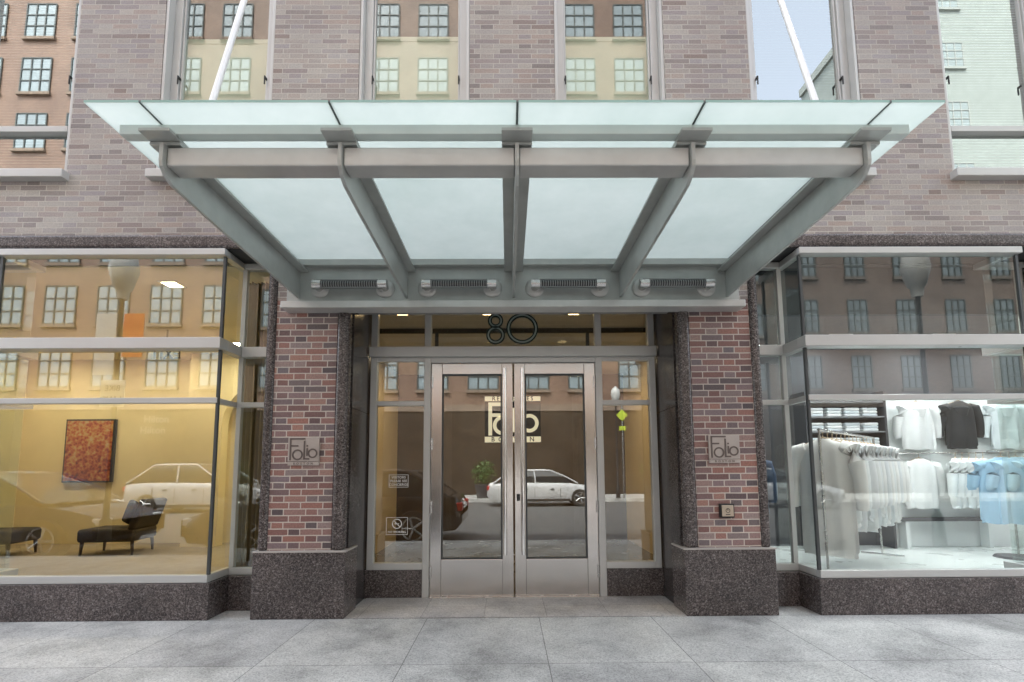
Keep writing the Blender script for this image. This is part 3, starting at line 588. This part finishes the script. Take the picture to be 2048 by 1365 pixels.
# dark denim by the recess pane
t=thing('clothes_rack','low rail of dark and blue garments behind the narrow recessed shop pane','rack',(2.9,1.6,.02))
MB().tube([(2.6,1.9,1.5),(2.6,1.0,1.5)],.014,10).tube([(2.6,1.9,1.5),(2.6,1.9,.02)],.014,10).tube([(2.6,1.0,1.5),(2.6,1.0,.02)],.014,10).build('bar',CHRM,t,smooth=True)
for k in range(7): garment((2.62,1.05+k*.13,1.415),R(random.uniform(-8,8)),[CN,(.10,.22,.34),CK,(.14,.30,.42),CN,CG,CK][k],['navy','mid blue','black','steel blue','navy blue','grey','deep black'][k]+' shirt on the rail behind the recessed shop pane, %s from the glass'%['first','second','third','fourth','fifth','sixth','seventh'][k])
# shelf unit
t=thing('shelf_unit','charcoal shelf unit with folded clothes at the back of the shop','shelf',(5.3,3.5,.02))
for z in (1.62,1.86,2.10,2.34): MB().box(4.7,5.95,3.35,3.74,z-.02,z).build('shelf',pm('shelf_grey',(.2,.21,.22),.5),t)
for x in (4.68,5.95): MB().box(x,x+.03,3.34,3.74,.03,2.5).build('side_panel',SHD,t)
MB().box(4.712,5.948,3.35,3.36,1.52,1.60).build('blue_shelf_strip',pm('blue_strip',(.2,.45,.6),.5,0,.02),t)  # plain blue strip across the front below the lowest shelf
for zi,z in enumerate((1.62,1.86,2.10)):
    for k in range(4):
        for j in range(3):
            c=[CW,(.7,.74,.76),(.6,.66,.7)][(k+j+zi)%3]
            o=MB().box(-.12,.12,-.14,.14,0,.045).build('folded_shirt',cloth(c),bevel=.018,seg=3); o.location=(4.88+k*.29,3.52,z+.001+j*.047); o.rotation_euler=(0,0,random.uniform(-.05,.05))
            props(o,'folded pale shirt stacked on the %s shelf at the back of the shop'%['lower','middle','upper'][zi],'clothing','folded shirts on the %s shelf'%['lower','middle','upper'][zi])
t=thing('clothes_rail','short rail of small coloured garments under the folded shirts','rail',(5.3,3.4,1.45)); MB().tube([(4.72,3.5,1.46),(5.94,3.5,1.46)],.01,8).build('bar',CHRM,t)
for k in range(10):
    garment((4.82+k*.115,3.5,1.385),R(80),[(.5,.08,.1),CK,(.2,.3,.4),(.6,.55,.5),CN,(.45,.1,.12),CG,CW,(.1,.25,.35),CK][k],'small coloured shirt hung sideways under the shelf of folded shirts','coloured shirts under the shelves',sc=.85)
t=thing('display_bench','slim low dark bench along the wall below the white shirts','bench',(7,3.45,.02)); MB().box(6.1,7.6,3.36,3.54,.44,.49).build('top',SHD,t,bevel=.005)
for x in (6.2,7.5): MB().box(x-.03,x+.03,3.38,3.53,.021,.44).build('leg',SHW,t)

# ------------------------------------------------------------------ THE STREET BEHIND (seen in the glass)
WG=pm('opposite_window_glass',(.26,.32,.34),.12,0,.2,.7,coat=.5); WF=pm('dark_window_bar',(.06,.07,.065),.5)
WGP=pm('pale_window_glass',(.34,.40,.40),.25,0,.15,.7); WFP=pm('pale_window_bar',(.40,.42,.39),.5)
WGD=pm('dim_window_glass',(.16,.19,.20),.2,0,.5,.35)
SHOPD=pm('dark_shop_fronts',(.045,.034,.025),.5,0,.5,.6,spec=.2)
def bldg(name,label,x0,x1,y,h,mat,sx,wx,wh,z0,dz,stone,wm=None):
    t=thing(name,label,'building',((x0+x1)/2,y,0))
    MB().box(x0,x1,y-12,y,4.4,h).build('wall',mat,t); MB().box(x0,x1,y-12,y+.12,0,4.4).build('shop_storey',SHOPD,t)
    MB().box(x0-.2,x1+.2,y-12,y+.35,h,h+.7).box(x0-.05,x1+.05,y-1,y+.18,4.4,4.75).build('cornice',stone,t)
    z=z0
    while z+wh<h-.5:
        x=x0+sx*.6
        while x<x1-.6:
            g=MB().box(x-wx/2,x+wx/2,y+.002,y+.02,z,z+wh,0)
            for k in range(4): xx=x-wx/2+k*wx/3; g.box(xx-.035,xx+.035,y+.021,y+.06,z,z+wh,1)
            for k in range(4): zz=z+k*wh/3; g.box(x-wx/2,x+wx/2,y+.021,y+.055,zz-.03,zz+.03,1)
            g.box(x-wx/2-.1,x+wx/2+.1,y+.002,y+.14,z-.2,z-.04,2)
            g.build('window',[*(wm or (WG,WF)),stone],t); x+=sx
        z+=dz
    return t
STONE=pm('pale_stone',(.24,.18,.135),.8,0,.15,2)
ob=bldg('brick_building','tall orange brick building with gridded windows across the street',-30,11.5,-20.6,29,BR_OR,2.7,1.6,2.0,5.6,3.25,STONE)
FAINT=pm('faint_sign_letters',(.26,.23,.18),.6)
q=textmb('Hilton',.5,-17.6,3.9,-20.46,-20.44,bold=.006); q2=textmb('Hilton',.5,-17.75,3.35,-20.46,-20.44,bold=.006); q.add(q2.v,q2.f); q.build('sign_lettering',FAINT,ob)
bldg('brick_building','lower brown brick building at the right across the street',11.6,27,-21.0,14,BR_DK,2.6,1.0,1.7,5.4,3.0,pm('brown_stone',(.14,.115,.095),.8),(WGD,WF))
bldg('stone_building','pale apartment block beyond the brown brick building',28.5,48,-28,37,pm('pale_render',(.35,.39,.365),.85,0,.12,1.2),5.6,1.7,1.9,16,4.6,pm('pale_trim',(.38,.41,.385),.8),(WGP,WFP))
def car(label,col,loc,rz,suv=False,group=None):
    t=thing('parked_car',label,'car',(0,0,0),group)
    paint=pm('car_paint',col,.25,.1,.03,3,coat=.8); gl=pm('car_glass',(.02,.025,.028),.08,0,.05,coat=.5)
    L=2.25; bz=1.05 if suv else .92; top=1.72 if suv else 1.45
    def sec(x,w,zb,zt): return [(x,-w*.94,zb),(x,-w,zb+.2),(x,-w,zt-.18),(x,-w*.9,zt),(x,w*.9,zt),(x,w,zt-.18),(x,w,zb+.2),(x,w*.94,zb)]
    MB().loft([sec(-L,.72,.42,bz-.18),sec(-L+.12,.84,.28,bz),sec(-1.5,.89,.24,bz+.02),sec(.0,.9,.22,bz),sec(1.0,.89,.22,bz-.02),sec(1.6,.86,.24,bz-.1),sec(L-.15,.8,.26,bz-.24),sec(L,.68,.38,bz-.36)]).build('body',paint,t,bevel=.03,smooth=True)
    rb=-L+.15 if suv else -2.0
    xs_,xm_=1.3,.80
    def gs(z,xa,xb,w): return [(xa,-w,z),(xb,-w,z),(xb,w,z),(xa,w,z)]
    MB().loft([gs(bz-.02,rb,xs_,.82),gs(bz+.25,rb+.38,xm_,.76),gs(top-.05,rb+.85,.22,.66)]).build('window_glass',gl,t,bevel=.03)
    MB().loft([gs(top-.05,rb+.83,.25,.665),gs(top,rb+1.05,.02,.56)]).build('roof',paint,t,bevel=.03)
    g=MB()
    for s in (-1,1):
        for pts in (((xs_,.82,bz-.02),(xm_,.765,bz+.25),(.22,.665,top-.04)),((rb,.82,bz-.02),(rb+.38,.765,bz+.25),(rb+.85,.665,top-.04)),((-.35,.825,bz-.02),(-.37,.77,bz+.25),(-.4,.67,top-.04)),((.22,.665,top-.05),(rb+.85,.665,top-.05))):
            g.tube([(p[0],s*p[1],p[2]) for p in pts],.03,8)
    g.build('pillar',paint,t,smooth=True)
    # dark sill strip, door seams and handles along both sides
    g=MB()
    for s in (-1,1):
        for xx in (.62,-.38,-1.15): g.box(xx-.008,xx+.008,s*.885,s*.905,.36,bz-.2)
        for xx in (.30,-.72): g.box(xx-.08,xx+.08,s*.895,s*.92,bz-.26,bz-.23)
        g.box(-1.0,1.0,s*.86,s*.91,.20,.30)
    g.build('side_trim',RUB,t)
    for x in (-1.35,1.38):
        for s in (-1,1):
            w=MB(); rings=[[(x+r*math.cos(a),s*y,.33+r*math.sin(a)) for a in [2*math.pi*i/28 for i in range(28)]] for r,y in ((.33,.70),(.34,.75),(.34,.88),(.32,.915),(.23,.915))]
            wo=w.loft(rings).build('wheel',RUB,t,smooth=True)
            h=MB().ring(x,.33,.225,.03,s*.917,s*.925,28)
            for k in range(5):
                a=2*math.pi*k/5; h.tube([(x,s*.92,.33),(x+.2*math.cos(a),s*.92,.33+.2*math.sin(a))],.025,6)
            h.build('rim',CHRM,wo)
    for s in (-1,1):
        MB().box(L-.22,L-.06,s*.5,s*.76,bz-.38,bz-.26).build('headlight',WHT,t,bevel=.02)
        MB().box(-L-.005,-L+.16,s*.52,s*.80,bz-.28,bz-.12).build('tail_light',RED,t,bevel=.02)
    t.location=loc; t.rotation_euler=(0,0,rz); return t
car('black sedan parked at the near kerb',(.015,.016,.018),(-3.2,-4.6,-.14),R(180))
car('dark blue sedan parked behind the black one at the near kerb',(.02,.03,.06),(-8.9,-4.6,-.14),0)
car('white hatchback parked across the street',(.62,.62,.61),(1.35,-14.6,-.14),0)
car('pale utility vehicle parked across the street further left',(.42,.42,.42),(-11.2,-13.9,-.14),0,True)
car('silver sedan passing on the street at the left',(.40,.40,.40),(-14.6,-10.5,-.14),0)
car('silver sedan parked across the street at the right',(.40,.41,.42),(9.5,-13.8,-.14),0)
def post(label,x,y,banner):
    t=thing('street_lamp',label,'street lamp',(x,y,0))
    MB().tube([(x,y,0),(x,y,.5),(x,y,.55),(x,y,4.2)],[.10,.08,.045,.035],14).build('pole',BLK,t,smooth=True)
    MB().tube([(x,y,4.2),(x,y,4.35),(x,y,4.4),(x,y,4.7),(x,y,4.95),(x,y,5.1)],[.08,.1,.14,.22,.18,.04],18).build('lamp_head',pm('milky_globe',(.6,.6,.57),.3,0,.03),t,smooth=True)
    if banner:
        MB().box(x-.40,x-.06,y-.006,y+.006,2.9,3.95).build('banner',pm('white_banner',(.85,.85,.82),.8),t); MB().box(x+.06,x+.40,y-.006,y+.006,3.2,3.95).build('banner',pm('orange_banner',(.85,.22,.05),.8),t)
        MB().box(x-.2,x+.2,y+.05,y+.06,2.35,2.8).build('lane_sign',WHT,t)
        q=textmb('BIKE',.13,x,2.66,y+.061,y+.064,mirror=True); q2=textmb('LANE',.13,x,2.48,y+.061,y+.064,mirror=True); q.add(q2.v,q2.f); q.build('lane_lettering',BLK,t)
post('black street lamp with two banners near the kerb',-6.6,-3.8,True)
post('black street lamp near the kerb further right',7.0,-3.8,False)
post('black street lamp across the street by the crossing sign',4.9,-16.9,False)
t=thing('crossing_sign','fluorescent yellow crossing sign on a pole across the street','sign',(5.15,-16.8,0))
MB().tube([(5.15,-16.83,0),(5.15,-16.83,4.2)],.03,8).build('pole',CHRM,t)
FY=pm('fluorescent_yellow',(.5,.62,.05),.5,0,.02); MB().prism([(4.88,3.75),(5.15,3.48),(5.42,3.75),(5.15,4.02)],'y',-16.8,-16.79).build('board',FY,t); MB().box(5.0,5.3,-16.8,-16.79,3.05,3.25).build('board',FY,t)
# planter shrubs across the street
LEAF=pm('leaf_green',(.07,.13,.03),.6,0,.4,4)
def shrub(x,y,label):
    t=thing('planter_shrub',label,'plant',(x,y,0))
    MB().loft([[(x+r*math.cos(a),y+r*math.sin(a),z) for a in [2*math.pi*i/16 for i in range(16)]] for r,z in ((.3,0),(.42,.6),(.4,.62))]).build('pot',SHD,t,smooth=True)
    g=MB()
    for k in range(500):
        d=Vector((random.gauss(0,1),random.gauss(0,1),random.gauss(0,1))).normalized()*random.uniform(.2,.6); p=Vector((x,y,1.15))+Vector((d.x,d.y,d.z*1.1))
        a=Vector((random.gauss(0,1),random.gauss(0,1),random.gauss(0,1))).normalized()*.08; b=d.cross(a).normalized()*.04
        g.quad(p-a,p+b,p+a,p-b)
    g.build('foliage',LEAF,t)
shrub(-1.2,-17.4,'leafy shrub in a dark pot across the street'); shrub(6.6,-17.4,'leafy shrub in a dark pot to the right across the street')
